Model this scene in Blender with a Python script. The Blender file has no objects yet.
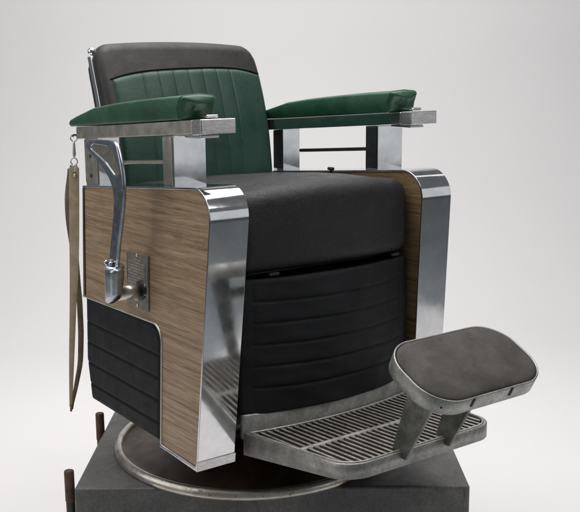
import bpy, bmesh, math, random
from mathutils import Vector, Matrix
random.seed(4)
S = bpy.context.scene
COL = S.collection

# ------------------------------------------------------------------ materials
def new_mat(name):
    m = bpy.data.materials.new(name); m.use_nodes = True
    nt = m.node_tree; b = nt.nodes['Principled BSDF']
    return m, nt, b

def N(nt, t, **kw):
    n = nt.nodes.new(t)
    for k, v in kw.items():
        if k in n.inputs: n.inputs[k].default_value = v
        else: setattr(n, k, v)
    return n

def coords(nt, scale=(1, 1, 1), rot=(0, 0, 0)):
    tc = nt.nodes.new('ShaderNodeTexCoord'); mp = nt.nodes.new('ShaderNodeMapping')
    mp.inputs['Scale'].default_value = scale; mp.inputs['Rotation'].default_value = rot
    nt.links.new(tc.outputs['Object'], mp.inputs['Vector']); return mp.outputs['Vector']

def noise(nt, vec, scale, detail=4, rough=.55, dist=0):
    n = nt.nodes.new('ShaderNodeTexNoise')
    n.inputs['Scale'].default_value = scale; n.inputs['Detail'].default_value = detail
    n.inputs['Roughness'].default_value = rough; n.inputs['Distortion'].default_value = dist
    nt.links.new(vec, n.inputs['Vector']); return n.outputs['Fac']

def ramp(nt, fac, stops):
    r = nt.nodes.new('ShaderNodeValToRGB'); e = r.color_ramp.elements
    while len(e) < len(stops): e.new(.5)
    for k, (p, c) in enumerate(stops):
        e[k].position = p; e[k].color = (c, c, c, 1) if isinstance(c, (int, float)) else (*c, 1)
    nt.links.new(fac, r.inputs['Fac']); return r.outputs['Color']

def mixc(nt, f, a, b, mode='MIX'):
    m = nt.nodes.new('ShaderNodeMix'); m.data_type = 'RGBA'; m.blend_type = mode
    for sock, v in ((m.inputs[0], f), (m.inputs[6], a), (m.inputs[7], b)):
        if isinstance(v, (int, float)): sock.default_value = v
        elif isinstance(v, tuple): sock.default_value = (*v, 1)
        else: nt.links.new(v, sock)
    return m.outputs[2]

def bump(nt, b, h, strength, dist=.001, chain=None):
    n = nt.nodes.new('ShaderNodeBump'); n.inputs['Strength'].default_value = strength
    n.inputs['Distance'].default_value = dist
    nt.links.new(h, n.inputs['Height'])
    if chain is not None: nt.links.new(chain, n.inputs['Normal'])
    nt.links.new(n.outputs['Normal'], b.inputs['Normal']); return n.outputs['Normal']

def metal(name, c1, c2, r1, r2, metallic=1, sc=18, bump_s=0, bsc=300, spots=None, stretch=(1, 1, 1), mid=(.35, .65)):
    m, nt, b = new_mat(name)
    v = coords(nt, stretch)
    f = noise(nt, v, sc, 6, .62, .3)
    col = ramp(nt, f, [(mid[0], c1), (mid[1], c2)])
    if r1 > .3:                                        # fine speckle and rubbing on matt metals
        col = mixc(nt, 1.0, col, ramp(nt, noise(nt, v, sc * 8, 6, .75), [(.32, .72), (.5, 1.0), (.70, 1.22)]), 'MULTIPLY')
    if spots:
        g = noise(nt, v, spots[1], 5, .7)
        col = mixc(nt, ramp(nt, g, [(spots[2], 0), (spots[2] + .06, 1)]), col, spots[0])
        nt.links.new(ramp(nt, g, [(spots[2], metallic), (spots[2] + .06, metallic * .3)]), b.inputs['Metallic'])
    else: b.inputs['Metallic'].default_value = metallic
    nt.links.new(col, b.inputs['Base Color'])
    f2 = noise(nt, v, sc * 2.3, 5, .6)
    nt.links.new(ramp(nt, f2, [(.3, r1), (.7, r2)]), b.inputs['Roughness'])
    if bump_s: bump(nt, b, noise(nt, v, bsc, 3), bump_s)
    return m

def leather(name, c1, c2, r1=.38, r2=.52, grain=420, gs=.35, wsc=9, worn=None, crease=0, spec=.5):
    m, nt, b = new_mat(name); v = coords(nt)
    f = noise(nt, v, wsc, 6, .6, .4)
    col = ramp(nt, f, [(.34, c1), (.68, c2)])
    if worn:
        g = noise(nt, v, worn[1], 7, .72)
        col = mixc(nt, ramp(nt, g, [(worn[2], 0), (worn[2] + .12, .8)]), col, worn[0])
    nt.links.new(col, b.inputs['Base Color'])
    nt.links.new(ramp(nt, noise(nt, v, 26, 5), [(.3, r1), (.7, r2)]), b.inputs['Roughness'])
    b.inputs['Specular IOR Level'].default_value = spec
    vo = nt.nodes.new('ShaderNodeTexVoronoi'); vo.feature = 'DISTANCE_TO_EDGE'; vo.inputs['Scale'].default_value = grain
    nt.links.new(v, vo.inputs['Vector'])
    n0 = bump(nt, b, noise(nt, v, 95, 6, .7), .35, .0016)
    n1 = bump(nt, b, ramp(nt, vo.outputs['Distance'], [(0, 0), (.25, 1)]), gs, .0005, n0)
    if crease:
        bump(nt, b, noise(nt, v, 14, 5, .55, .8), crease, .006, n1)
    return m

M = {}
M['chrome'] = metal('polished_chrome', (.62, .63, .65), (.78, .78, .79), .06, .13, sc=14, bump_s=.02, bsc=40,
                    spots=((.33, .30, .26), 95, .735))
M['chrome_dull'] = metal('worn_nickel', (.56, .52, .455), (.70, .66, .59), .28, .44, sc=16, spots=((.16, .12, .08), 60, .72))
M['brushed'] = metal('brushed_bright_metal', (.5, .49, .49), (.70, .68, .68), .22, .36, sc=60, stretch=(1, 1, 6), bump_s=.05, bsc=500)
M['dark_metal'] = metal('dark_painted_metal', (.018, .022, .024), (.035, .04, .042), .3, .5, metallic=.3)
M['cast'] = metal('cast_aluminium', (.27, .265, .25), (.42, .415, .395), .42, .62, metallic=.75, sc=26, bump_s=.25, bsc=260,
                  spots=((.13, .10, .075), 42, .66))
M['cast_bar'] = metal('worn_tread_aluminium', (.34, .325, .30), (.55, .54, .51), .4, .6, metallic=.6, sc=30, bump_s=.2, bsc=300,
                      spots=((.16, .11, .07), 30, .64))
M['cast_pad'] = metal('foot_pad_tray_aluminium', (.27, .27, .255), (.42, .42, .40), .36, .55, metallic=.8, sc=24, bump_s=.15, bsc=240,
                      spots=((.14, .12, .09), 50, .70))
M['bracket'] = metal('dark_cast_bracket', (.11, .112, .10), (.22, .22, .20), .42, .62, metallic=.7, sc=24, bump_s=.2, bsc=260,
                     spots=((.09, .06, .035), 32, .66))
M['grime'] = metal('grimy_recess', (.06, .047, .036), (.12, .095, .072), .6, .85, metallic=.1, sc=30)
M['lever'] = metal('lever_chrome', (.36, .40, .44), (.52, .56, .60), .16, .30, sc=40, spots=((.2, .16, .12), 120, .72))
M['rim'] = metal('worn_rim_plating', (.38, .345, .28), (.66, .63, .57), .22, .42, metallic=.9, sc=14,
                 spots=((.11, .055, .025), 70, .60), bump_s=.2, bsc=160)
M['base'] = metal('oily_rusted_base', (.020, .012, .007), (.095, .055, .026), .28, .5, metallic=.15, sc=7,
                  spots=((.018, .012, .008), 16, .60), bump_s=.25, bsc=90)
M['plate'] = metal('engraved_plate_metal', (.24, .225, .195), (.36, .335, .29), .35, .5, metallic=.8, sc=60)
M['plate_text'] = metal('plate_lettering', (.42, .39, .34), (.50, .46, .40), .4, .5, metallic=.5, sc=60)
M['rust'] = metal('rusty_steel', (.055, .035, .026), (.14, .075, .045), .6, .85, metallic=.2, sc=40, bump_s=.5, bsc=200,
                  spots=((.22, .09, .04), 60, .62))
M['dark_steel'] = metal('blackened_steel', (.035, .035, .035), (.06, .058, .055), .5, .7, metallic=.4, sc=40)
M['black'] = leather('black_vinyl', (.0075, .008, .0095), (.014, .0148, .0168), .46, .6, crease=.25, spec=.24, grain=400, gs=.7)
M['seat'] = leather('black_seat_leather', (.010, .010, .0108), (.020, .0195, .020), .29, .52, crease=.55, gs=.62, grain=430, spec=.42,
                    worn=((.060, .057, .056), 70, .66))
M['pad_black'] = leather('charcoal_side_vinyl', (.006, .0068, .008), (.0105, .0118, .0138), .48, .62, crease=.2, spec=.16, grain=330)
M['brown_black'] = leather('worn_brown_black_leather', (.013, .0112, .0104), (.027, .0238, .0220), .40, .54, crease=.3,
                           worn=((.085, .072, .062), 55, .63))
M['green'] = leather('bottle_green_leather', (.012, .060, .032), (.030, .112, .062), .27, .42, crease=.3,
                     worn=((.035, .12, .075), 40, .64), gs=.2)
M['green_back'] = leather('dark_green_back_leather', (.008, .040, .027), (.018, .068, .046), .29, .44, crease=.25,
                          worn=((.03, .11, .075), 75, .64))
M['foot_rubber'] = leather('scuffed_foot_cushion', (.048, .043, .039), (.095, .087, .080), .6, .82, wsc=16, grain=480, gs=.8,
                           worn=((.15, .135, .12), 110, .60), spec=.3)
M['strop'] = leather('tan_strop_canvas', (.37, .295, .19), (.48, .395, .275), .6, .8, wsc=30, grain=700, gs=.4,
                     worn=((.17, .13, .08), 80, .64), spec=.2)
M['strop_dark'] = leather('brown_strop_leather', (.14, .105, .07), (.23, .18, .125), .5, .7, wsc=30, spec=.3)

def wood(name, dark=1.0):
    m, nt, b = new_mat(name)
    v = coords(nt, (1, .7, 13), (.05, 0, 0)); v2 = coords(nt, (1, .8, 50), (.03, 0, 0)); v3 = coords(nt, (1, 3.0, 230))
    w = noise(nt, v, 3.0, 5, .55, 2.0); fine = noise(nt, v2, 3.2, 6, .62, .7); hair = noise(nt, v3, 3.4, 4, .6, .2)
    c = ramp(nt, w, [(.30, (.23, .155, .095)), (.44, (.42, .31, .21)), (.54, (.30, .21, .135)), (.64, (.44, .33, .23)), (.74, (.36, .265, .18))])
    st = ramp(nt, fine, [(.36, (.60, .55, .50)), (.47, (.90, .88, .86)), (.62, (1.08, 1.06, 1.04))])
    c = mixc(nt, 1.0, c, st, 'MULTIPLY')
    c = mixc(nt, 1.0, c, (1.0, .985, .955), 'MULTIPLY')
    pores = noise(nt, coords(nt, (1, 9, 420)), 3, 3, .6)
    c = mixc(nt, .8, c, ramp(nt, pores, [(.34, (.55, .50, .45)), (.44, (1, 1, 1))]), 'MULTIPLY')
    c = mixc(nt, .85, c, ramp(nt, hair, [(.36, (.70, .67, .64)), (.55, (1.05, 1.04, 1.02))]), 'MULTIPLY')
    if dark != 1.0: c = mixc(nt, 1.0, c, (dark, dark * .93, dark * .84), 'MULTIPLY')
    nt.links.new(c, b.inputs['Base Color'])
    nt.links.new(ramp(nt, fine, [(.3, .5), (.7, .36)]), b.inputs['Roughness'])
    b.inputs['Specular IOR Level'].default_value = .4
    bump(nt, b, hair, .08, .0005)
    return m
M['wood'] = wood('walnut_laminate')
M['wood_shaded'] = wood('walnut_laminate_shaded', .85)  # same walnut for the far panel, shade beside the seat put into its colour

def plinth_mat():
    m, nt, b = new_mat('painted_grey_plinth'); v = coords(nt); vs = coords(nt, (2, 2, .5))
    c = ramp(nt, noise(nt, v, 5, 7, .65, .5), [(.32, (.062, .062, .062)), (.5, (.100, .099, .096)), (.68, (.155, .150, .140))])
    g = noise(nt, vs, 34, 6, .7)
    c = mixc(nt, ramp(nt, g, [(.60, 0), (.72, .7)]), c, (.04, .041, .042))
    g2 = noise(nt, v, 70, 4, .6)
    c = mixc(nt, ramp(nt, g2, [(.69, 0), (.73, .7)]), c, (.21, .20, .19))
    c = mixc(nt, 1.0, c, ramp(nt, noise(nt, v, 150, 6, .8), [(.32, .62), (.5, 1.0), (.68, 1.35)]), 'MULTIPLY')
    scr = noise(nt, coords(nt, (3, 60, 60), (0, 0, .7)), 3, 3, .5)
    c = mixc(nt, ramp(nt, scr, [(.70, 0), (.73, .5)]), c, (.22, .21, .20))
    bv = nt.nodes.new('ShaderNodeBevel'); bv.inputs['Radius'].default_value = .012; bv.samples = 6
    ge = nt.nodes.new('ShaderNodeNewGeometry'); dt = nt.nodes.new('ShaderNodeVectorMath'); dt.operation = 'DOT_PRODUCT'
    nt.links.new(bv.outputs['Normal'], dt.inputs[0]); nt.links.new(ge.outputs['True Normal'], dt.inputs[1])
    ew = ramp(nt, dt.outputs['Value'], [(.80, 1), (.995, 0)])
    ew = mixc(nt, 1.0, ew, ramp(nt, noise(nt, v, 22, 6, .7), [(.45, 0), (.60, .8)]), 'MULTIPLY')
    c = mixc(nt, ew, c, (.27, .26, .24))
    nt.links.new(c, b.inputs['Base Color'])
    nt.links.new(ramp(nt, g, [(.3, .42), (.7, .62)]), b.inputs['Roughness'])
    bump(nt, b, noise(nt, v, 45, 6, .65), .35, .002)
    return m
M['plinth'] = plinth_mat()
def paper():
    m, nt, b = new_mat('white_studio_paper'); v = coords(nt)
    c = ramp(nt, noise(nt, v, 1.1, 3), [(.3, (.815, .800, .803)), (.7, (.84, .825, .828))])
    sp = noise(nt, v, 26, 2, .5)
    c = mixc(nt, ramp(nt, sp, [(.80, 0), (.82, .25)]), c, (.55, .55, .55))
    nt.links.new(c, b.inputs['Base Color']); b.inputs['Roughness'].default_value = .9
    b.inputs['Specular IOR Level'].default_value = .15
    return m
M['paper'] = paper()

# ------------------------------------------------------------------ helpers
def link(name, me, mat, parent=None, smooth=True, bevel=0, seg=2, wn=True, weld=False):
    o = bpy.data.objects.new(name, me); COL.objects.link(o)
    me.materials.append(mat)
    if smooth:
        for p in me.polygons: p.use_smooth = True
    if parent is not None:
        o.parent = parent
        q = parent; off = Vector()
        while q is not None: off += q.location; q = q.parent
        me.transform(Matrix.Translation(-off))
    if bevel:
        b = o.modifiers.new('bevel', 'BEVEL'); b.width = bevel; b.segments = seg; b.limit_method = 'ANGLE'
        b.angle_limit = math.radians(35)
    if smooth and wn:
        w = o.modifiers.new('wn', 'WEIGHTED_NORMAL'); w.keep_sharp = True; w.weight = 80
    return o

def obj(name, geo, mat, parent=None, **kw):
    v, f = geo
    me = bpy.data.meshes.new(name); me.from_pydata([tuple(p) for p in v], [], f)
    bm = bmesh.new(); bm.from_mesh(me)
    bmesh.ops.remove_doubles(bm, verts=bm.verts, dist=1e-6)
    bmesh.ops.recalc_face_normals(bm, faces=bm.faces)
    bm.to_mesh(me); bm.free(); me.update()
    return link(name, me, mat, parent, **kw)

def tag(o, label, cat=None, group=None, kind=None):
    o['label'] = label
    if cat: o['category'] = cat
    if group: o['group'] = group
    if kind: o['kind'] = kind
    return o

def empty(name, loc):
    o = bpy.data.objects.new(name, None); COL.objects.link(o); o.location = loc
    o.empty_display_size = .05
    return o

def join(*geos):
    V, F = [], []
    for v, f in geos:
        k = len(V); V += [tuple(p) for p in v]; F += [tuple(i + k for i in q) for q in f]
    return V, F

def rbox(c, s, r, seg=3, n=(1, 1, 1), warp=None):
    """rounded box: cube grid pushed out from its inner box"""
    ax = []
    for k in range(3):
        h = s[k] / 2; rr = min(r, h * .999); t = []
        for i in range(seg): t.append(-h + rr * i / seg)
        for i in range(n[k] + 1): t.append(-h + rr + (2 * h - 2 * rr) * i / n[k])
        for i in range(1, seg + 1): t.append(h - rr + rr * i / seg)
        ax.append(t)
    V, F = [], []
    def add(p):
        q = Vector([max(-(s[k] / 2 - min(r, s[k] / 2 * .999)), min(s[k] / 2 - min(r, s[k] / 2 * .999), p[k])) for k in range(3)])
        d = Vector(p) - q
        if d.length > 1e-9: d = d.normalized() * min(r, min(s) / 2 * .999 if r > min(s) / 2 else r)
        w = q + d + Vector(c)
        return tuple(warp(*w)) if warp else tuple(w)
    for k in range(3):
        a, b = (k + 1) % 3, (k + 2) % 3
        for sg in (-1, 1):
            base = len(V); na, nb = len(ax[a]), len(ax[b])
            for i in range(na):
                for j in range(nb):
                    p = [0, 0, 0]; p[k] = sg * s[k] / 2; p[a] = ax[a][i]; p[b] = ax[b][j]
                    V.append(add(p))
            for i in range(na - 1):
                for j in range(nb - 1):
                    q = (base + i * nb + j, base + (i + 1) * nb + j, base + (i + 1) * nb + j + 1, base + i * nb + j + 1)
                    F.append(q if sg > 0 else q[::-1])
    return V, F

def fillet(pts, rad, n=8, closed=False):
    """round the corners of a polyline of 2D points"""
    out = []; L = len(pts)
    for i, p in enumerate(pts):
        r = rad[i] if isinstance(rad, (list, tuple)) else rad
        if (not closed and i in (0, L - 1)) or r == 0: out.append(tuple(p)); continue
        a, b = Vector(pts[i - 1]), Vector(pts[(i + 1) % L]); c = Vector(p)
        u = (a - c).normalized(); w = (b - c).normalized()
        ang = math.acos(max(-1, min(1, u.dot(w)))); d = min(r / math.tan(ang / 2), (a - c).length * .49, (b - c).length * .49)
        r2 = d * math.tan(ang / 2); cen = c + (u + w).normalized() * (r2 / math.sin(ang / 2))
        p0, p1 = c + u * d - cen, c + w * d - cen
        a0 = math.atan2(p0.y, p0.x); a1 = math.atan2(p1.y, p1.x)
        da = (a1 - a0 + math.pi) % (2 * math.pi) - math.pi
        for k in range(n + 1):
            t = a0 + da * k / n; out.append((cen.x + r2 * math.cos(t), cen.y + r2 * math.sin(t)))
    return out

def prism(poly, x0, x1, shear=None):
    """extrude a (y, z) outline along x"""
    n = len(poly); sh = shear or (lambda z: 0)
    V = [(x0 + sh(z), y, z) for y, z in poly] + [(x1 + sh(z), y, z) for y, z in poly]
    F = [tuple(range(n)), tuple(range(2 * n - 1, n - 1, -1))]
    F += [(i, (i + 1) % n, n + (i + 1) % n, n + i) for i in range(n)]
    return V, F

def zprism(poly, z0, z1):
    n = len(poly); f0 = z0 if callable(z0) else (lambda x, y: z0); f1 = z1 if callable(z1) else (lambda x, y: z1)
    V = [(x, y, f0(x, y)) for x, y in poly] + [(x, y, f1(x, y)) for x, y in poly]
    F = [tuple(range(n)), tuple(range(2 * n - 1, n - 1, -1))] + [(i, (i + 1) % n, n + (i + 1) % n, n + i) for i in range(n)]
    return V, F

def offset(poly, d, closed=False):
    out = []; L = len(poly)
    for i in range(L):
        a = poly[i - 1] if (closed or i) else poly[i]; b = poly[(i + 1) % L] if (closed or i < L - 1) else poly[i]
        t = Vector((b[0] - a[0], b[1] - a[1])).normalized()
        out.append((poly[i][0] - t.y * d, poly[i][1] + t.x * d))
    return out

def band(line, th, x0, x1, shear=None):
    """a strip of thickness th (to the left of the line's direction) from x0 to x1"""
    sh = shear or (lambda z: 0); inn = offset(line, th); V, F = [], []; m = len(line)
    for (a, b), (c, d) in zip(line, inn):
        V += [(x0 + sh(b), a, b), (x1 + sh(b), a, b), (x1 + sh(b), c, d), (x0 + sh(b), c, d)]
    for i in range(m - 1):
        for k in range(4): F.append((i * 4 + k, i * 4 + (k + 1) % 4, (i + 1) * 4 + (k + 1) % 4, (i + 1) * 4 + k))
    F += [(0, 1, 2, 3), (4 * m - 4, 4 * m - 3, 4 * m - 2, 4 * m - 1)]
    return V, F

def tube(pts, r, n=12, cap=True):
    V, F = [], []; P = [Vector(p) for p in pts]; m = len(P)
    up = None
    for i, p in enumerate(P):
        t = (P[min(i + 1, m - 1)] - P[max(i - 1, 0)]).normalized()
        if up is None: up = Vector((0, 0, 1)) if abs(t.z) < .9 else Vector((1, 0, 0))
        a = t.cross(up).normalized(); b = a.cross(t).normalized(); up = b
        rr = r[i] if isinstance(r, (list, tuple)) else r
        for k in range(n):
            an = 2 * math.pi * k / n; V.append(p + a * rr * math.cos(an) + b * rr * math.sin(an))
    for i in range(m - 1):
        for k in range(n):
            F.append((i * n + k, i * n + (k + 1) % n, (i + 1) * n + (k + 1) % n, (i + 1) * n + k))
    if cap: F += [tuple(range(n))[::-1], tuple(range((m - 1) * n, m * n))]
    return V, F

def lathe(prof, c, n=96):
    V, F = [], []; m = len(prof)
    for k in range(n):
        a = 2 * math.pi * k / n
        for r, z in prof: V.append((c[0] + r * math.cos(a), c[1] + r * math.sin(a), z))
    for k in range(n):
        for i in range(m - 1):
            F.append((k * m + i, ((k + 1) % n) * m + i, ((k + 1) % n) * m + i + 1, k * m + i + 1))
    return V, F

def sphere(c, r, n=16):
    return lathe([(max(1e-5, r * math.sin(math.pi * i / n)), c[2] - r * math.cos(math.pi * i / n)) for i in range(n + 1)], c, n * 2)

def grid(fn, nu, nv):
    V = [fn(i / nu, j / nv) for i in range(nu + 1) for j in range(nv + 1)]
    F = [(i * (nv + 1) + j, (i + 1) * (nv + 1) + j, (i + 1) * (nv + 1) + j + 1, i * (nv + 1) + j + 1) for i in range(nu) for j in range(nv)]
    return V, F

def lerp_tab(tab, x):
    if x <= tab[0][0]: return tab[0][1]
    for (a, b), (c, d) in zip(tab, tab[1:]):
        if x <= c:
            t = (x - a) / (c - a); return b + (d - b) * t
    return tab[-1][1]

def smooth_tab(tab, x, w=.02):
    return (lerp_tab(tab, x - w) + lerp_tab(tab, x - w / 2) + lerp_tab(tab, x) + lerp_tab(tab, x + w / 2) + lerp_tab(tab, x + w)) / 5

def plate_curve(outer, holes, X0, ext, bev, name):
    """filled 2D outline with holes in the (y, z) plane -> mesh data centred on x = X0"""
    cu = bpy.data.curves.new(name, 'CURVE'); cu.dimensions = '2D'; cu.fill_mode = 'BOTH'
    cu.extrude = ext; cu.bevel_depth = bev; cu.bevel_resolution = 3; cu.offset = -bev
    for loop in [outer] + holes:
        s = cu.splines.new('POLY'); s.points.add(len(loop) - 1); s.use_cyclic_u = True
        for i, (a, b) in enumerate(loop): s.points[i].co = (a, b, 0, 1)
    t = bpy.data.objects.new(name + '_tmp', cu); COL.objects.link(t)
    dg = bpy.context.evaluated_depsgraph_get()
    me = bpy.data.meshes.new_from_object(t.evaluated_get(dg))
    bpy.data.objects.remove(t); bpy.data.curves.remove(cu)
    for v in me.vertices: v.co = Vector((X0 + v.co.z, v.co.x, v.co.y))
    me.materials.clear()
    bm = bmesh.new(); bm.from_mesh(me); bmesh.ops.remove_doubles(bm, verts=bm.verts, dist=1e-6)
    bmesh.ops.recalc_face_normals(bm, faces=bm.faces); bm.to_mesh(me); bm.free()
    me.name = name
    return me

# ------------------------------------------------------------------ the chair
ZT = .018                                   # top of the plinth
chair = empty('barber_chair', (0, .108, ZT))
tag(chair, 'vintage barber chair with green and black leather, walnut sides and chrome trim', 'barber chair')

def side(s):
    """side panel; s = -1 near (left in the photo), +1 far"""
    sh = lambda z: s * .02 * (.685 - z) / .543
    xo, xi = s * .33, s * .242
    top, front = [(.346, .691), (.042, .716), (-.266, .7395)], [(-.217, .143)]
    bottom = [(-.058, .147)]
    edge = fillet([(.349, .412), (.346, .691), (-.266, .7395), (-.217, .143), (-.058, .147)], [0, .006, .062, .012, 0], 14)
    pad_edge = fillet([(-.058, .150), (-.061, .4205), (.349, .412)], [0, .04, 0], 8)
    T = .005
    inner = offset(edge, -T)
    inner = offset(edge, T) if not (min(p[0] for p in inner) > -.262) else inner
    body = inner[:] + pad_edge[1:-1]
    side_o = obj('side_panel', prism(body, xo, xi, sh), M['wood'] if s < 0 else M['wood_shaded'], chair, bevel=.0008)
    d = T if min(p[0] for p in offset(edge, T)) > -.262 else -T
    obj('chrome_trim', band(edge, d * .98, xo + s * .0022, xi - s * .0022, sh), M['chrome'], side_o, bevel=.0012)
    obj('rear_trim', prism([(.336, .416), (.336, .688), (.3405, .688), (.3405, .416)], xo + s * .0015, xo - s * .002, sh), M['black'], side_o)
    # bottom end cap with its seam line
    cap = [(-.2195, .160), (-.2170 - .0012, .1405), (-.056, .1445), (-.056, .1475), (-.2125, .1465), (-.2140, .160)]
    capf = [(-.2210, .1605), (-.2190, .1395), (-.056, .1438), (-.056, .1465), (-.2135, .1460), (-.2150, .1605)]
    obj('bottom_cap', prism(capf, xo + s * .0036, xi - s * .0036, sh), M['brushed'], side_o, bevel=.0008)
    # ribbed vinyl pad in the lower rear corner
    lo, hi = .153, .418
    ymin = lambda z: -.056 if z < .372 else -.056 + (.040 - math.sqrt(max(0, .040 ** 2 - min(z - .372, .040) ** 2)))
    ymin2 = lambda z: max(-.0565, ymin(z))
    ymax = lambda z: lerp_tab([(.153, .318), (.256, .346), (.418, .347)], z)
    def zline(u, v):                      # slight tilt of the rows
        return lo + (hi - lo) * v
    def pt(u, v):
        z = zline(u, v); y = ymin2(z) + (ymax(z) - ymin2(z)) * u
        e = min(1, min(u * .4, (1 - u) * .4) / .012, min(v, 1 - v) * .265 / .010)
        puff = -.006 * (1 - math.sqrt(max(0, 1 - (1 - e) ** 2)))
        g = 0
        for zz in (.193, .245, .297, .349):
            zz2 = zz + .0 * u; g += -.0032 * math.exp(-((z - zz2) / .0028) ** 2)
        return (xo + sh(z) + s * (puff + g - .001), y, z)
    front_g = grid(pt, 30, 150)
    pad_poly = [(ymin2(lo + .265 * i / 24), lo + .265 * i / 24) for i in range(25)] + \
               [(ymax(lo + .265 * i / 12), lo + .265 * i / 12) for i in range(12, -1, -1)]
    back_g = prism(pad_poly, xo - s * .0075, xi + s * .001, sh)
    p = obj('lower_pad', join(front_g, back_g), M['pad_black'], side_o, wn=False)
    obj('pad_bead', tube([(xo + sh(z) + s * .0005, y, z) for y, z in pad_edge], .0028, 8), M['chrome_dull'], side_o)
    return side_o

near = side(-1); far = side(1)

# maker's plate with its rows of small lettering, on the near panel
plate_sh = lambda z: -.02 * (.685 - z) / .543
pl = [(.102, .438), (-.003, .441), (-.003, .566), (.102, .562)]
pm = obj('name_plate', prism(pl, -.3335, -.3305, plate_sh), M['plate'], near, bevel=.0008)
tx = []
random.seed(11)
for r in range(10):
    z = .549 - r * .0066; y = .090
    if r == 0: y = .065
    while y > (.030 if r == 0 else .012):
        L = random.choice((.0022, .0022, .003, .0036)); 
        if y - L < .008: break
        tx.append(rbox((-.3343 + plate_sh(z), y - L / 2, z), (.0009, L, .0030), .0003, 1)); y -= L + random.choice((.0011, .0011, .0011, .0034))
for yy in (.05,): tx.append(rbox((-.3343 + plate_sh(.458), yy, .458), (.0012, .02, .004), .0003, 1))
for (a, b, c, e) in ((.0995, .0995, .441, .560), (.0, .0, .4435, .5625)):
    tx.append(rbox((-.3341 + plate_sh((c + e) / 2), a, (c + e) / 2), (.0012, .0015, e - c), .0003, 1))
obj('lettering', join(*tx), M['plate_text'], pm, wn=False)
for yy, zz in ((.050, .5605), (.048, .446), (.012, .497), (.012, .478)):
    obj('screw', lathe([(1e-5, 0), (.004, 0), (.0035, .0016), (1e-5, .002)], (0, 0), 12), M['chrome_dull'], pm)
    o = bpy.context.scene.collection.objects[-1]
    o.data.transform(Matrix.Translation(Vector((0, .108, ZT))))
    o.data.transform(Matrix.Translation(Vector((-.3337 + plate_sh(zz), yy, zz)) - Vector((0, .108, ZT))) @ Matrix.Rotation(-math.pi / 2, 4, 'Y'))

# ---- seat
def curve_front(x, c, e): return c + (e - c) * (x / .235) ** 2
def seat_warp(x, y, z):
    t = (z - .545) / .155
    u = 1 - (x / .2365) ** 2; v = max(0, min(1, (.33 - y) / .56))
    fy = max(0, min(1, (-y - .02) / .2)) ** 1.5
    y2 = y - fy * .030 * u - .004 * fy * (1 - abs(2 * t - 1))
    dome = max(0, t) * (.020 * u * v ** .6 + .004 - .055 * max(0, y + .02))
    slope = .07 * (-.22 - y) * -1 * 0
    return (x * (1 - .012 * max(0, t)), y2, z + dome + .002 * math.sin(x * 23 + y * 9) * max(0, t - .6))
seat = obj('seat_cushion', rbox((0, .055, .6245), (.482, .548, .163), .030, 8, (26, 26, 8), seat_warp), M['seat'], chair, wn=False)
pipe = []
for k in range(41):
    x = -.228 + .456 * k / 40; pipe.append((x, curve_front(x, -.2505, -.2165), .551))
obj('seat_button', join(rbox((.2, .030, .7225), (.010, .020, .008), .003, 2), tube([(.2, .03, .712), (.2, .03, .722)], .004, 8)), M['dark_metal'], seat)

# ---- quilted kick panel under the seat
kz0, kz1 = .236, .532
def kick(u, v):
    x = -.240 + .480 * u; z = kz0 + (kz1 - kz0) * v
    c = -.262 + .010 * v; e = -.214
    y = curve_front(x, c, e)
    edge = min(u * .472, (1 - u) * .472, (1 - v) * .296, v * .296 + .004)
    y += .008 * (1 - math.sqrt(max(0, 1 - (1 - min(1, edge / .010)) ** 2)))
    ins = 1 / (1 + math.exp(-(.208 - abs(x)) / .002))
    for k in range(5):
        zz = kz1 - .052 - k * .0475 + .004 * (x / .2) ** 2
        y += ins * .0034 * math.exp(-((z - zz) / .0034) ** 2)
        y -= ins * .0012 * math.exp(-((z - zz - .012) / .011) ** 2)
    y += .0030 * math.exp(-((abs(x) - .210) / .0022) ** 2)
    y += .0014 * math.sin(x * 31 + z * 17) * math.sin(z * 40 + x * 6) + .0006 * math.sin(x * 83 + z * 61) * math.sin(z * 97 - x * 22)
    return (x, y, z)
kg = grid(kick, 120, 190)
kp = [(x / 100, curve_front(x / 100, -.25, -.203)) for x in range(-23, 24, 2)]
kbody = zprism(kp + [(.235, -.16), (-.235, -.16)], kz0 + .002, kz1 - .004)
kickp = obj('kick_panel', kg, M['black'], chair, wn=False)
obj('kick_panel_backing', kbody, M['black'], kickp, bevel=.002)
clips = [rbox((x, curve_front(x, -.236, -.196), .5385), (.026, .016, .007), .002, 2) for x in (-.155, .2)]
obj('catch', clips[0], M['dark_steel'], kickp); obj('catch', clips[1], M['dark_steel'], kickp)

# ---- chassis below the seat
obj('chassis', rbox((0, .075, .36), (.466, .47, .37), .02, 3), M['dark_metal'], chair)
obj('under_frame', join(rbox((0, .1, .168), (.30, .34, .03), .008, 2), rbox((0, -.12, .185), (.34, .16, .03), .008, 2)), M['dark_metal'], chair)

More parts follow.
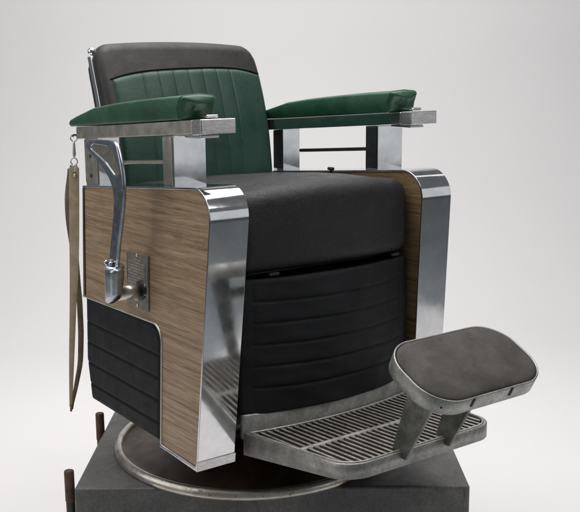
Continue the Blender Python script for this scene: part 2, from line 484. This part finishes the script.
# ---- backrest
ycur = [(.66, .322), (.70, .324), (.805, .338), (.88, .357), (.942, .380), (1.0, .405), (1.04, .425)]
yb = lambda z: smooth_tab(ycur, z, .03)
def back_warp(x, y, z):
    tz = (z - .66) / .38
    # y is depth measured from the front face
    cx = 1 - (x / .236) ** 2
    yy = yb(z) + y * (1 - .12 * tz) - .012 * cx * max(0, 1 - max(0, y) / .05) + .012
    xx = x * (1 - .02 * max(0, (z - .93) / .11) ** 2)
    return (xx, yy, z + .010 * cx * max(0, tz - .6) / .4)
def backgeo(w, z0, z1, y0, y1, r, rc, n=(30, 4, 30)):
    """back-shaped slab: outline with round upper corners of radius rc"""
    def pre(x, y, z):
        # pull upper corners in to a round outline
        cxn = w / 2 - rc; czn = z1 - rc
        if z > czn and abs(x) > cxn:
            dx, dz = abs(x) - cxn, z - czn; L = math.hypot(dx, dz)
            if L > 1e-9:
                ca, cb = max(dx, dz) / L, min(dx, dz) / L; B = rc / ca; q = rc - r
                if cb * B > q: B = q * (ca + cb) + math.sqrt(max(0, (q * (ca + cb)) ** 2 - 2 * q * q + r * r))
                k = rc / B; x = math.copysign(cxn + dx * k, x); z = czn + dz * k
        return back_warp(x, y, z)
    return rbox((0, (y0 + y1) / 2, (z0 + z1) / 2), (w, y1 - y0, z1 - z0), r, 5, n, pre)
backrest = obj('backrest', backgeo(.486, .60, 1.034, 0, .056, .020, .042), M['brown_black'], chair, wn=False)
# green face, slightly proud, with sewn vertical channels
def gfront(u, v):
    x = -.219 + .452 * u
    ztop = .953 + .016 * (1 - (x / .223) ** 4) + .007 * x / .223
    z = .64 + (ztop - .64) * v
    e = min(u * .446, (1 - u) * .446, (1 - v) * .32)
    e2 = .009 * (1 - math.sqrt(max(0, 1 - (1 - min(1, e / .012)) ** 2)))
    g = 0
    if abs(x) < .1329:
        q = ((x + .1329) % .0443); q = min(q, .0443 - q)
        g = .0016 * math.exp(-(q / .0020) ** 2) - .0008 * math.sin(min(1, q / .0221) * math.pi / 2)
    else:
        q = abs(x) - .1329; g = .0016 * math.exp(-(q / .0020) ** 2) - .0008 * math.sin(min(1, q / .03) * math.pi / 2)
    wr = .0010 * math.sin(x * 60 + z * 11) * math.sin(z * 23 + x * 5)
    w = back_warp(x, 0, z)
    return (w[0], w[1] - .0055 + e2 + g + wr, w[2])
obj('green_panel', grid(gfront, 240, 70), M['green_back'], backrest, wn=False)
seam = [(back_warp(x, 0, (.953 + .016 * (1 - (x / .223) ** 4) + .007 * x / .223))) for x in [(-.222 + .4535 * k / 50) for k in range(51)]]
obj('top_seam', tube([(a, b - .001, c + .0015) for a, b, c in seam], .0022, 6), M['black'], backrest)
for s in (-1, 1):
    # rear shell edge: chrome strip and ball finial on each side
    st = [back_warp(s * .234, .052, z) for z in [.66 + .345 * k / 16 for k in range(17)]]
    V, F = [], []
    for a, b, c in st:
        for dx, dy in ((0, -.006), (s * .010, -.006), (s * .009, .019), (0, .019)): V.append((a + dx, b + dy, c))
    for i in range(16):
        for k in range(4): F.append((i * 4 + k, i * 4 + (k + 1) % 4, (i + 1) * 4 + (k + 1) % 4, (i + 1) * 4 + k))
    F += [(0, 1, 2, 3), (64, 65, 66, 67)]
    obj('edge_strip', (V, F), M['chrome'], backrest, bevel=.0025, seg=3)
    kx, ky, kz = back_warp(s * .233, .060, 1.018)
    kn = obj('finial', sphere((kx, ky, kz), .0105), M['chrome'], backrest, wn=False)
rear = obj('rear_shell', backgeo(.478, .60, 1.010, .052, .102, .012, .045, (16, 2, 16)), M['brown_black'], backrest, wn=False)

# ---- armrests
def bar_top(y): return .870 - (y + .217) * .0626
def arm(s):
    x0, x1 = s * .322, s * .241
    bar = [(-.180, .8377 + .002), (-.180, .8677), (.39, .832), (.39, .802)]
    a = obj('armrest', prism(bar, x0, x1), M['chrome_dull'] if s < 0 else M['chrome'], chair, bevel=.002)
    tag(a, 'near armrest, on the lever side' if s < 0 else 'far armrest, on the footrest side')
    cap = [(-.217, .840), (-.217, .8705), (-.1815, .8685), (-.1815, .8375)]
    obj('bar_end_cap', prism(cap, x0 + s * .001, x1 - s * .001), M['brushed'], a, bevel=.0025, seg=3)
    # flat latch tabs above and below the bar end
    obj('latch', rbox((s * .281, -.172, .8745), (.028, .046, .0065), .003, 3), M['chrome'], a)
    obj('latch', rbox((s * .285, -.156, .8335), (.044, .070, .0075), .0035, 3), M['chrome'], a)
    # posts standing on the panel top
    ax0, ax1 = x0, x1
    for (ya, yb_), m in (((-.100, -.054), 'chrome'), ((.270, .345) if s < 0 else (.325, .372), 'chrome')):
        x0, x1 = ax0, ax1
        if ya > 0: x1 = s * .262
        yc = (ya + yb_) / 2
        zt = bar_top(yc) - .031; zb = .716 - (yc - .042) * .078
        poly = [(ya, zb - .006), (ya, bar_top(ya) - .029), (yb_, bar_top(yb_) - .029), (yb_, zb - .006)]
        p = obj('post', prism(poly, x0 - s * .001, x1 + s * .001), M['chrome'], a, bevel=.0015)
        obj('post_side_plate', prism([(ya + .004, zb + .004), (ya + .004, bar_top(ya) - .032), (yb_ - .004, bar_top(yb_) - .032), (yb_ - .004, zb + .004)],
            (x0 if s < 0 else x1) - .0018, (x0 if s < 0 else x1) + .001), M['chrome_dull'] if s < 0 else M['dark_metal'], p, bevel=.0006)
        sc = lathe([(1e-5, .0), (.005, 0), (.0045, .0015), (1e-5, .002)], (0, 0), 12)
        for dz in ((.022, .070) if (s < 0 and ya > 0) else ()):
            me = obj('screw', sc, M['dark_steel'], p)
            base = Vector((0, .108, ZT))
            me.data.transform(Matrix.Translation(base))
            me.data.transform(Matrix.Translation(Vector(((x0 if s < 0 else x1) - .0018, yc, zb + dz)) - base) @ Matrix.Rotation(-math.pi / 2, 4, 'Y'))
    x0, x1 = ax0, ax1
    obj('cross_rail', tube([(s * .285, -.056, .7735), (s * .285, .272, .7500)], .0048, 10), M['dark_metal'] if s > 0 else M['chrome_dull'], a)
    # upholstered pad
    top = [(-.16, .9125), (-.13, .9135), (0, .9055), (.17, .8925), (.28, .8805), (.375, .8590), (.41, .849), (.43, .842)]
    st = [-.1430, -.1415, -.1385, -.1345, -.1315, -.127, -.10, -.06, -.02, .03, .08, .13, .18, .23, .28, .32, .35, .375, .395, .410, .420, .424]
    V, F = [], []; n = 40
    for i, y in enumerate(st):
        zb = bar_top(y) + .0012; zt = lerp_tab(top, y)
        fr = lerp_tab([(-.1430, .30), (-.1415, .62), (-.1385, .86), (-.1345, .985), (-.1315, 1), (.5, 1)], y)
        g = min(1, (.4245 - y) / .018); gr = .55 + .45 * math.sqrt(max(0, 1 - (1 - g) ** 2))
        w = .0440 * fr * (.55 + .45 * gr) * (1 + .05 * math.sin(y * 14))
        h = (zt - zb) / 2 * fr; cz = (zt + zb) / 2
        for k in range(n):
            t = 2 * math.pi * k / n; c, q = math.cos(t), math.sin(t); e = .15
            xx = math.copysign(abs(c) ** e, c) * w; zz = math.copysign(abs(q) ** e, q) * h
            if zz > 0: zz += .0045 * (1 - (xx / w) ** 2) * min(1, gr); 
            # side walls bulge; top of the front end leans out
            lean = -.012 * max(0, zz / max(h, 1e-4)) * max(0, 1 - (y + .136) / .06)
            xx *= 1 + .06 * (1 - abs(zz / max(h, 1e-4)) ** 2) - (.05 if zz < 0 else 0)
            V.append((s * .284 + xx, y + lean, cz + zz))
    for i in range(len(st) - 1):
        for k in range(n): F.append((i * n + k, i * n + (k + 1) % n, (i + 1) * n + (k + 1) % n, (i + 1) * n + k))
    F += [tuple(range(n))[::-1], tuple(range((len(st) - 1) * n, len(st) * n))]
    pad = obj('arm_pad', (V, F), M['green'], a, wn=False)
    # sewn seam round the front end
    sm = []
    for k in range(n + 1):
        x, y, z = V[4 * n + k % n]; sm.append((x, y, z))
    obj('pad_seam', tube(sm, .0016, 6, False), M['green'], pad)
    return a
arm_n = arm(-1); arm_f = arm(1)

# ---- height lever
LX = -.410
right = [(.013, .547), (-.010, .600), (-.030, .655), (-.049, .722), (-.047, .765), (-.022, .808)]
outer = fillet([(.038, .5475), (.020, .612), (.004, .664), (-.007, .715), (.022, .746), (.072, .7735), (.122, .797), (.128, .808), (.096, .8195),
                (-.020, .8215), (-.040, .768), (-.050, .728), (-.034, .662), (-.014, .605), (.000, .5475)],
               [0, .05, .05, .06, .06, .06, .008, .010, .02, .030, .06, .06, .08, .08, 0], 9, True)
hole = fillet([(.1085, .802), (.088, .8095), (.016, .8085), (-.008, .797), (-.033, .758), (-.027, .7505), (-.012, .751), (.030, .775)],
              [.005, .010, .02, .016, .006, .004, .02, .04], 7, True)
def chaikin(P, keep, it=3):
    for _ in range(it):
        Q, K = [], []
        for i in range(len(P)):
            a, b = P[i], P[(i + 1) % len(P)]; ka, kb = keep[i], keep[(i + 1) % len(P)]
            if ka: Q.append(a); K.append(True)
            else: Q.append((.75 * a[0] + .25 * b[0], .75 * a[1] + .25 * b[1])); K.append(False)
            if not kb: Q.append((.25 * a[0] + .75 * b[0], .25 * a[1] + .75 * b[1])); K.append(False)
        P, keep = Q, K
    return P
oc = [(.038, .5475), (.027, .590), (.014, .630), (.003, .670), (-.002, .705), (.010, .735), (.045, .7600), (.085, .779), (.122, .795), (.133, .808), (.112, .8200),
      (.060, .8215), (.004, .8225), (-.024, .8190), (-.038, .790), (-.048, .755), (-.050, .720), (-.042, .685), (-.030, .645), (-.014, .600), (.000, .5475)]
outer = chaikin(oc, [True] + [False] * 19 + [True])
lv = link('height_lever', plate_curve(outer, [hole], LX, .0012, .0036, 'height_lever'), M['lever'], chair, wn=False)
tag(lv, 'chrome pump lever with loop handle on the near side panel')
for p in lv.data.polygons: p.use_smooth = abs(p.normal.x) < .97
obj('handle_inset', prism(offset(hole, 0, True), LX - .0022, LX + .0022), M['plate'], lv)
def hubw(x, y, z):
    t = (z - .467) / .082
    return (LX + (x - LX) * (.75 + .25 * t), y + .006 * t * 0 + (.5 - t) * .012 * 1, z - (.012 * (1 - t)) * ((y - .022) / .025))
hub = obj('hub', rbox((LX, .022, .508), (.036, .050, .082), .014, 4, (2, 2, 4), hubw), M['lever'], lv, wn=False)
obj('collar', tube([(LX, .019, .546), (LX, .018, .553)], [.023, .021], 20), M['lever'], lv)
for dy in (.030, .008): obj('collar_screw', sphere((LX - .010, dy + .006, .5565), .0052, 8), M['chrome'], lv, wn=False)
obj('spindle', tube([(-.400, .030, .484), (-.332, .030, .484)], .0155, 24), M['chrome_dull'], lv)
obj('bush', lathe([(.0160, 0), (.0215, 0), (.0215, .006), (.0160, .006)], (0, 0), 28), M['dark_steel'], lv)
o = COL.objects[-1]; base = Vector((0, .108, ZT))
o.data.transform(Matrix.Translation(base)); o.data.transform(Matrix.Translation(Vector((-.3450, .030, .484)) - base) @ Matrix.Rotation(math.pi / 2, 4, 'Y'))

# ---- footplate with its tread
fz = lambda y: .2005 - (y + .223) * .062
def rear_y(x, c=-.2535, e=-.222): return curve_front(x, c, e)
fo = fillet([(-.2385, -.2215), (-.2060, -.538), (.2060, -.538), (.2385, -.2215)], [0, .062, .062, 0], 12)
rearline = [(x / 1000, rear_y(x / 1000)) for x in range(230, -231, -20)]
outline = fo + rearline                                      # ccw
def inset(poly, d):
    out = offset(poly, d, True); return out
inn = fillet([(-.2290, -.2315), (-.1975, -.5300), (.1975, -.5300), (.2290, -.2315)], [0, .055, .055, 0], 12)
rear_in = [(x / 1000, rear_y(x / 1000) - .009) for x in range(220, -221, -20)]
inloop = inn + rear_in
n = len(outline); assert len(inloop) == n or True
# rim wall: outer skirt, top lip and inner drop
def ringwall(outer_l, inner_l, ztop, zbot, zin):
    m = min(len(outer_l), len(inner_l)); V, F = [], []
    for i in range(m):
        ox, oy = outer_l[i]; ix, iy = inner_l[i]
        V += [(ox, oy, zbot(ox, oy)), (ox, oy, ztop(ox, oy) - .002), (ox + (ix - ox) * .22, oy + (iy - oy) * .22, ztop(ox, oy)),
              (ix, iy, ztop(ix, iy)), (ix, iy, zin(ix, iy)), (ix, iy, zbot(ix, iy))]
    for i in range(m):
        j = (i + 1) % m
        for k in range(5): F.append((i * 6 + k, j * 6 + k, j * 6 + k + 1, i * 6 + k + 1))
        F.append((i * 6 + 5, j * 6 + 5, j * 6, i * 6))
    return V, F
# resample so both loops match
def resample(poly, m):
    P = poly + [poly[0]]; L = [0]
    for a, b in zip(P, P[1:]): L.append(L[-1] + math.hypot(b[0] - a[0], b[1] - a[1]))
    out = []
    for k in range(m):
        d = L[-1] * k / m; i = max(q for q in range(len(L)) if L[q] <= d + 1e-12); i = min(i, len(P) - 2)
        t = (d - L[i]) / max(1e-9, L[i + 1] - L[i]); out.append((P[i][0] + (P[i + 1][0] - P[i][0]) * t, P[i][1] + (P[i + 1][1] - P[i][1]) * t))
    return out
nf = len(fo); fo_m = fo; rl = resample(rearline, len(rearline))
A = fo + [(x / 1000, rear_y(x / 1000)) for x in range(220, -221, -20)]
B = inn + rear_in
zb = lambda x, y: fz(y) - lerp_tab([(-.54, .031), (-.40, .036), (-.22, .050)], y)
foot = obj('footplate', ringwall(A, B, lambda x, y: fz(y), zb, lambda x, y: fz(y) - .008), M['cast'], chair, bevel=0, wn=False)
for p in foot.data.polygons: p.use_smooth = True
obj('tread_floor', zprism(B, lambda x, y: fz(y) - .014, lambda x, y: fz(y) - .0105), M['grime'], foot)
def in_x(y):                                               # half width of the tread at y
    hw = lerp_tab([(-.53, .1975), (-.2315, .2290)], y)
    if y < -.475:
        q = (-.475 - y) / .055; hw = hw - .055 * (1 - math.sqrt(max(0, 1 - min(1, q) ** 2)))
    return hw
bars = []; wall = []; pitch = .0158
for k in range(-14, 15):
    x = k * pitch; y1 = rear_y(x) - .008; y0 = None
    y = -.5305
    while in_x(y) < abs(x) + .002 and y < -.235: y += .001
    if y > -.25: continue
    y0 = y; L = y1 - y0; seg = max(2, int(L / .05)); w = .0026
    V, F = [], []; webs = []
    for i in range(seg + 1):
        yy = y0 + L * i / seg; z = fz(yy) - .0005
        V += [(x - w, yy, z - .0014), (x - w * .8, yy, z - .0004), (x - w * .3, yy, z), (x + w * .3, yy, z), (x + w * .8, yy, z - .0004), (x + w, yy, z - .0014)]; webs += [(x - w * .9, yy, z - .0125), (x - w * .9, yy, z - .0013), (x + w * .9, yy, z - .0013), (x + w * .9, yy, z - .0125)]
    for i in range(seg):
        for q in range(5): F.append((i * 6 + q, i * 6 + q + 1, (i + 1) * 6 + q + 1, (i + 1) * 6 + q))
    bars.append((V, F)); wall.append((webs, [(i * 4 + q, i * 4 + q + 1, i * 4 + q + 5, i * 4 + q + 4) for i in range(seg) for q in (0, 1, 2)] + [(0, 1, 2, 3)]))
yc = -.385
V = []; F = []
for i in range(41):
    x = -.212 + .424 * i / 40; z = fz(yc) + .0003
    V += [(x, yc - .0045, z - .008), (x, yc - .0035, z), (x, yc + .0035, z), (x, yc + .0045, z - .008)]
for i in range(40):
    for q in range(3): F.append((i * 4 + q, i * 4 + q + 1, (i + 1) * 4 + q + 1, (i + 1) * 4 + q))
bars.append((V, F))
obj('tread_ribs', join(*bars), M['cast_bar'], foot, wn=False)
obj('tread_webs', join(*wall), M['grime'], foot, smooth=False)
# bead round the tread
obj('tread_bead', tube([(x, y, fz(y) + .0006) for x, y in B + B[:1]], .0024, 6, False), M['cast_bar'], foot)
# riser between footplate and kick panel
V, F = [], []
for i in range(49):
    x = -.239 + .478 * i / 48; y = rear_y(x)
    V += [(x, y + .001, .186), (x, y + .002, .236 + .0), (x, y + .004, .2385), (x, y + .009, .2385), (x, y + .009, .186)]
for i in range(48):
    for q in range(4): F.append((i * 5 + q, i * 5 + q + 1, (i + 1) * 5 + q + 1, (i + 1) * 5 + q))
F += [(0, 1, 2, 3, 4), tuple(range(48 * 5, 49 * 5))]
obj('riser', (V, F), M['cast'], foot, wn=False)
for xx in (-.12, .12): obj('support_arm', rbox((xx, -.30, .158), (.03, .30, .018), .004, 2), M['dark_metal'], foot)

# ---- tilted calf / foot pad on two brackets
PK = math.radians(26.0); PC = Vector((0, -.641, .418))
def pad_pt(a, b, h): return (PC.x + a, PC.y + b * math.cos(PK) - h * math.sin(PK) * 1.0, PC.z + b * math.sin(PK) + h * math.cos(PK))
def rrect(a, b, r, n=14):
    o = []
    for cx, cy, s in ((a - r, b - r, 0), (-a + r, b - r, 90), (-a + r, -b + r, 180), (a - r, -b + r, 270)):
        for i in range(n + 1):
            t = math.radians(s + 90 * i / n); o.append((cx + r * math.cos(t), cy + r * math.sin(t)))
    return o
def stack(levels, cap0=True, cap1=True):
    V, F = [], []; n = None
    for loop, h in levels:
        n = len(loop); V += [pad_pt(a, b, h) for a, b in loop]
    for i in range(len(levels) - 1):
        for k in range(n): F.append((i * n + k, i * n + (k + 1) % n, (i + 1) * n + (k + 1) % n, (i + 1) * n + k))
    if cap0: F.append(tuple(range(n))[::-1])
    if cap1: F.append(tuple(range((len(levels) - 1) * n, len(levels) * n)))
    return V, F
ra, rb, rr_ = .155, .087, .070
R = lambda d: rrect(ra - d, rb - d, rr_ - d)
tray = stack([(R(.016), -.0365), (R(.004), -.0355), (R(.0005), -.032), (R(0), -.002), (R(.001), 0), (R(.0032), 0), (R(.0040), -.002), (R(.0045), -.012)])
rest = empty('footrest_pad', (0, -.6, .222)); rest.parent = chair
rest.location = Vector((0, -.6, .222)) - chair.location
tray_o = obj('tray', tray, M['cast_pad'], rest, wn=False)
lv_ = [(R(.0048), -.010), (R(.0050), -.003)]
for d, h in ((.0058, 0), (.008, .0018), (.014, .0042), (.024, .0062), (.040, .0078), (.060, .0086)): lv_.append((rrect(ra - d, rb - d, max(.012, rr_ - d)), h))
obj('cushion', stack(lv_, True, True), M['foot_rubber'], rest, wn=False)
# bolts and slots in the tray wall
for a, b in ((-.1145, -.0755),):
    p = Vector(pad_pt(a - .010, b + .005, -.018)); obj('bolt', sphere(p, .0042, 8), M['dark_steel'], rest, wn=False)
for a in (-.062, .040):
    q0, q1 = Vector(pad_pt(a, -.0872, -.002)), Vector(pad_pt(a, -.0872, -.020))
    V = []
    for p in (q0, q1):
        for dx in (-.0028, .0028):
            V += [(p.x + dx, p.y + .003, p.z + .001), (p.x + dx, p.y - .0012, p.z - .0005)]
    F = [(0, 1, 3, 2), (4, 6, 7, 5), (0, 4, 5, 1), (2, 3, 7, 6), (1, 5, 7, 3), (0, 2, 6, 4)]
    obj('slot', (V, F), M['dark_steel'], rest)
def bracket(xa, y0a, y0b, y1a, y1b, xt):
    """a flat leaning plate from the footplate front up to the tray underside, with a small foot"""
    zt = lambda y: PC.z + (y - PC.y) * math.tan(PK) - .0385
    V = []
    pa = [(xa, y0a, fz(y0a) - .012), (xa, y0b, fz(y0b) - .016), (xt, y1b, zt(y1b)), (xt, y1a, zt(y1a))]
    for dx in (-.0042, .0042): V += [(x + dx, y, z) for x, y, z in pa]
    F = [(0, 1, 2, 3), (7, 6, 5, 4)] + [(i, (i + 1) % 4, 4 + (i + 1) % 4, 4 + i) for i in range(4)]
    return V, F
obj('bracket', bracket(-.066, -.505, -.548, -.578, -.648, -.072), M['bracket'], rest, bevel=.0015)
obj('bracket', bracket(.054, -.505, -.548, -.578, -.648, .050), M['bracket'], rest, bevel=.0015)
obj('bracket_tie', join(rbox((-.010, -.600, .357), (.13, .05, .008), .003, 2)), M['bracket'], rest)

# ---- base plate and column
BC = (0, .108)
obj('base_rim', lathe([(.3305, ZT + .004), (.3312, ZT + .015), (.3335, ZT + .0205), (.338, ZT + .0225), (.3445, ZT + .021), (.3495, ZT + .015),
                       (.3515, ZT + .006), (.3505, ZT + .0005), (.3305, ZT + .0005)], BC, 160), M['rim'], chair, wn=False)
dish = obj('base_plate', lathe([(.3315, ZT + .0085), (.322, ZT + .0045), (.305, ZT + .0055), (.24, ZT + .022), (.16, ZT + .040), (.12, ZT + .052), (.10, ZT + .060)], BC, 128), M['base'], chair, wn=False)
obj('column', lathe([(.112, ZT + .050), (.112, ZT + .064), (.098, ZT + .070), (.082, ZT + .080), (.080, ZT + .15), (.095, ZT + .17)], BC, 64), M['dark_steel'], chair, wn=False)

# ------------------------------------------------------------------ razor strop
st = empty('razor_strop', (-.330, .40, .80))
tag(st, 'tan canvas and leather razor strop hanging by a chain behind the near armrest', 'razor strop')
def ribbon(pts, th, name, m):
    """pts: (x, y, z, half width) hanging strap, flat towards the photo"""
    ax = Vector((.81, -.58, 0)).normalized(); nn = Vector((.58, .81, 0))
    V, F = [], []
    for x, y, z, h in pts:
        c = Vector((x, y, z))
        for a, b in ((-1, -1), (1, -1), (1, 1), (-1, 1)): V.append(c + ax * h * a + nn * th / 2 * b)
    k = len(pts)
    for i in range(k - 1):
        for q in range(4): F.append((i * 4 + q, i * 4 + (q + 1) % 4, (i + 1) * 4 + (q + 1) % 4, (i + 1) * 4 + q))
    F += [(0, 1, 2, 3), tuple(range(4 * k - 4, 4 * k))]
    return obj(name, (V, F), m, st, bevel=.0007, wn=False)
def dens(tab, n=40):
    out = []
    for i in range(n + 1):
        z = tab[0][0] + (tab[-1][0] - tab[0][0]) * i / n; row = []
        for c in (1, 2, 3):
            tt = sorted((r[0], r[c]) for r in tab); row.append(smooth_tab(tt, z, .018))
        out.append((row[0], row[1], z, row[2]))
    return out
front_strap = dens([(.731, -.3280, .399, .0126), (.64, -.3330, .398, .0128), (.55, -.3370, .399, .0126), (.46, -.3420, .399, .0112),
                    (.39, -.3480, .400, .0088), (.34, -.3520, .400, .0082), (.24, -.3600, .400, .0068), (.15, -.3665, .400, .0046), (.110, -.3690, .400, .0038)])
back_strap = dens([(.728, -.3275, .408, .0122), (.66, -.3400, .410, .0120), (.60, -.3410, .410, .0116), (.52, -.3340, .410, .0100), (.42, -.3290, .409, .0076), (.39, -.3265, .409, .0072),
                   (.30, -.3270, .409, .0074), (.22, -.3330, .408, .0068), (.15, -.3520, .406, .0056), (.102, -.3680, .403, .0040)])
ribbon(back_strap, .003, 'leather_strap', M['strop_dark'])
ribbon(front_strap, .0026, 'canvas_strap', M['strop'])
top = Vector((-.3280, .3965, .722))
obj('clamp', rbox((-.3270, .4035, .7285), (.0155, .0185, .018), .003, 2), M['chrome_dull'], st)
obj('rivet', sphere((-.3295, .3935, .712), .0042, 8), M['chrome_dull'], st, wn=False)
def ringg(c, r, w, ax='y', n=20):
    P = []
    for k in range(n + 1):
        a = 2 * math.pi * k / n
        P.append((c[0] + r * math.cos(a) * (.8 if ax == 'y' else .5), c[1] - r * math.cos(a) * (.55 if ax == 'y' else .7), c[2] + r * math.sin(a)))
    return tube(P, w, 8, False)
obj('swivel_ring', ringg((-.3262, .401, .7455), .0085, .0016), M['chrome'], st)
obj('swivel_ring', ringg((-.3240, .401, .8040), .0085, .0016), M['chrome'], st)
obj('snap_hook', join(tube([(-.3255, .401, .754), (-.3248, .401, .765), (-.3245, .401, .790), (-.3242, .401, .797)], [.0022, .0042, .0030, .0018], 10)), M['chrome_dull'], st)
obj('tip_stud', tube([(-.3665, .4, .118), (-.3690, .4, .098)], [.0038, .0028], 8), M['strop_dark'], st)
obj('strop_eye', tube([(-.316, .388, .811), (-.324, .401, .812), (-.3262, .404, .808)], .0026, 8), M['dark_steel'], arm_n)

# ------------------------------------------------------------------ plinth, rods, backdrop
O = Vector((-.489, .116, ZT)); RX = Vector((.81048, -.58577, 0)); BX = Vector((.58577, .81048, 0))
PW, PD, PH = .917, .80, .44
FLOOR = ZT - PH
pc = O + RX * PW / 2 + BX * PD / 2; pc.z = FLOOR
def pw(x, y, z):
    d = RX * x + BX * y; return (pc.x + d.x, pc.y + d.y, z)
plinth = obj('display_plinth', rbox((0, 0, FLOOR + PH / 2), (PW, PD, PH), .007, 3, (24, 20, 12), pw), M['plinth'])
off = Vector((pc.x, pc.y, FLOOR)); plinth.data.transform(Matrix.Translation(-off)); plinth.location = off
tag(plinth, 'dark grey worn plinth under the barber chair', 'plinth')
for k, (d, h, lab) in enumerate(((.021, .055, 'short rusty steel rod at the front left corner of the plinth'),
                                 (.392, .060, 'rusty steel rod at the rear of the plinth, half hidden behind its left edge'))):
    p = O + BX * d - RX * .0142
    rod = empty('steel_rod', (p.x, p.y, FLOOR)); tag(rod, lab, 'steel rod', 'rusty steel rods beside the plinth')
    r = .0115
    obj('rod_shaft', lathe([(1e-5, h), (.0085, h), (.0105, h - .001), (r, h - .003), (r, h - .075), (r - .0008, h - .076)], (p.x, p.y), 28), M['rust'], rod, wn=False)
    obj('rod_sleeve', lathe([(r - .0012, h - .072), (r - .0012, FLOOR + .001), (.001, FLOOR + .001)], (p.x, p.y), 24), M['dark_steel'], rod, wn=False)

# seamless paper: floor sweeping up into a wall, seen from the camera side
cam_loc = Vector((-1.29678, -1.85872, .95523)); yaw = .62673
D = Vector((math.sin(yaw), math.cos(yaw), 0)); RR = Vector((math.cos(yaw), -math.sin(yaw), 0))
prof = []
back, rad, front = 3.9, 1.5, -1.0
prof.append((front, FLOOR))
prof.append((back - rad, FLOOR))
for k in range(1, 25):
    a = math.pi / 2 * k / 24; prof.append((back - rad + rad * math.sin(a), FLOOR + rad - rad * math.cos(a)))
prof.append((back, 3.4))
V, F = [], []
for d, z in prof:
    for w in (-3.0, 2.6):
        p = D * d + RR * w; V.append((p.x, p.y, z))
for i in range(len(prof) - 1): F.append((i * 2, i * 2 + 1, i * 2 + 3, i * 2 + 2))
bd = obj('backdrop', (V, F), M['paper'], wn=False)
tag(bd, 'seamless pale studio paper sweep behind the chair', None, None, 'structure')
# studio floor outside the paper
fl = obj('floor', ([(-9, -9, FLOOR - .01), (9, -9, FLOOR - .01), (9, 9, FLOOR - .01), (-9, 9, FLOOR - .01)], [(0, 1, 2, 3)]), M['dark_steel'], wn=False)
mm, nt, b = new_mat('grey_studio_floor'); b.inputs['Roughness'].default_value = .6
nt.links.new(ramp(nt, noise(nt, coords(nt), 2, 4), [(.3, (.26, .285, .30)), (.7, (.32, .34, .355))]), b.inputs['Base Color'])
fl.data.materials.clear(); fl.data.materials.append(mm)
tag(fl, 'grey studio floor beyond the paper', None, None, 'structure')

# ------------------------------------------------------------------ light
def area(name, loc, target, size, power, color=(1, 1, 1), sy=None):
    l = bpy.data.lights.new(name, 'AREA'); l.shape = 'RECTANGLE'; l.size = size; l.size_y = sy or size
    l.energy = power; l.color = color
    o = bpy.data.objects.new(name, l); COL.objects.link(o); o.location = loc
    o.rotation_euler = (Vector(target) - Vector(loc)).to_track_quat('-Z', 'Y').to_euler(); return o
def rel(d, w, z): p = D * d + RR * w; return (p.x, p.y, z)
area('overhead_softbox', rel(.5, -.1, 3.1), rel(.5, .0, 0), 3.4, 122, (1, .985, .97), 2.8)
area('key_softbox', rel(-.9, -2.9, 1.9), (-.2, 0, .4), 2.8, 30, (1, .985, .96))
area('front_softbox', rel(-1.4, 1.9, 3.0), (0, 0, .6), 1.2, 20, (1, .99, .98))
area('added_backdrop_fill', rel(1.7, -.1, 3.4), rel(3.9, -.1, 1.0), 6.0, 24, (1, .985, .97), .8)  # added lamp, only there to brighten the backdrop wall
area('added_reflection_panel', (1.75, -2.55, 1.15), (0, 0, .95), 2.0, 4.5, (.97, .985, 1), 1.4)  # added panel for the chrome posts to mirror, in place of a bright wall
w = bpy.data.worlds.new('World'); S.world = w; w.use_nodes = True
w.node_tree.nodes['Background'].inputs['Color'].default_value = (.92, .96, 1, 1)
w.node_tree.nodes['Background'].inputs['Strength'].default_value = .14

# ------------------------------------------------------------------ camera
yw, pt_, rl_ = .62672651, .18717255, -.00724284
fw = Vector((math.sin(yw) * math.cos(pt_), math.cos(yw) * math.cos(pt_), -math.sin(pt_)))
r0 = Vector((math.cos(yw), -math.sin(yw), 0)); u0 = r0.cross(fw)
r = r0 * math.cos(rl_) + u0 * math.sin(rl_); u = -r0 * math.sin(rl_) + u0 * math.cos(rl_)
cd = bpy.data.cameras.new('Camera'); cam = bpy.data.objects.new('Camera', cd); COL.objects.link(cam)
mx = Matrix((r, u, -fw)).transposed().to_4x4(); mx.translation = (-1.29678367, -1.85872223, .95523093)
cam.matrix_world = mx
cd.sensor_width = 36; cd.lens = 956.30395 * 36 / 580; cd.clip_end = 100
S.camera = cam
S.view_settings.view_transform = 'Standard'; S.view_settings.look = 'None'; S.view_settings.gamma = 1
S.view_settings.exposure = 0
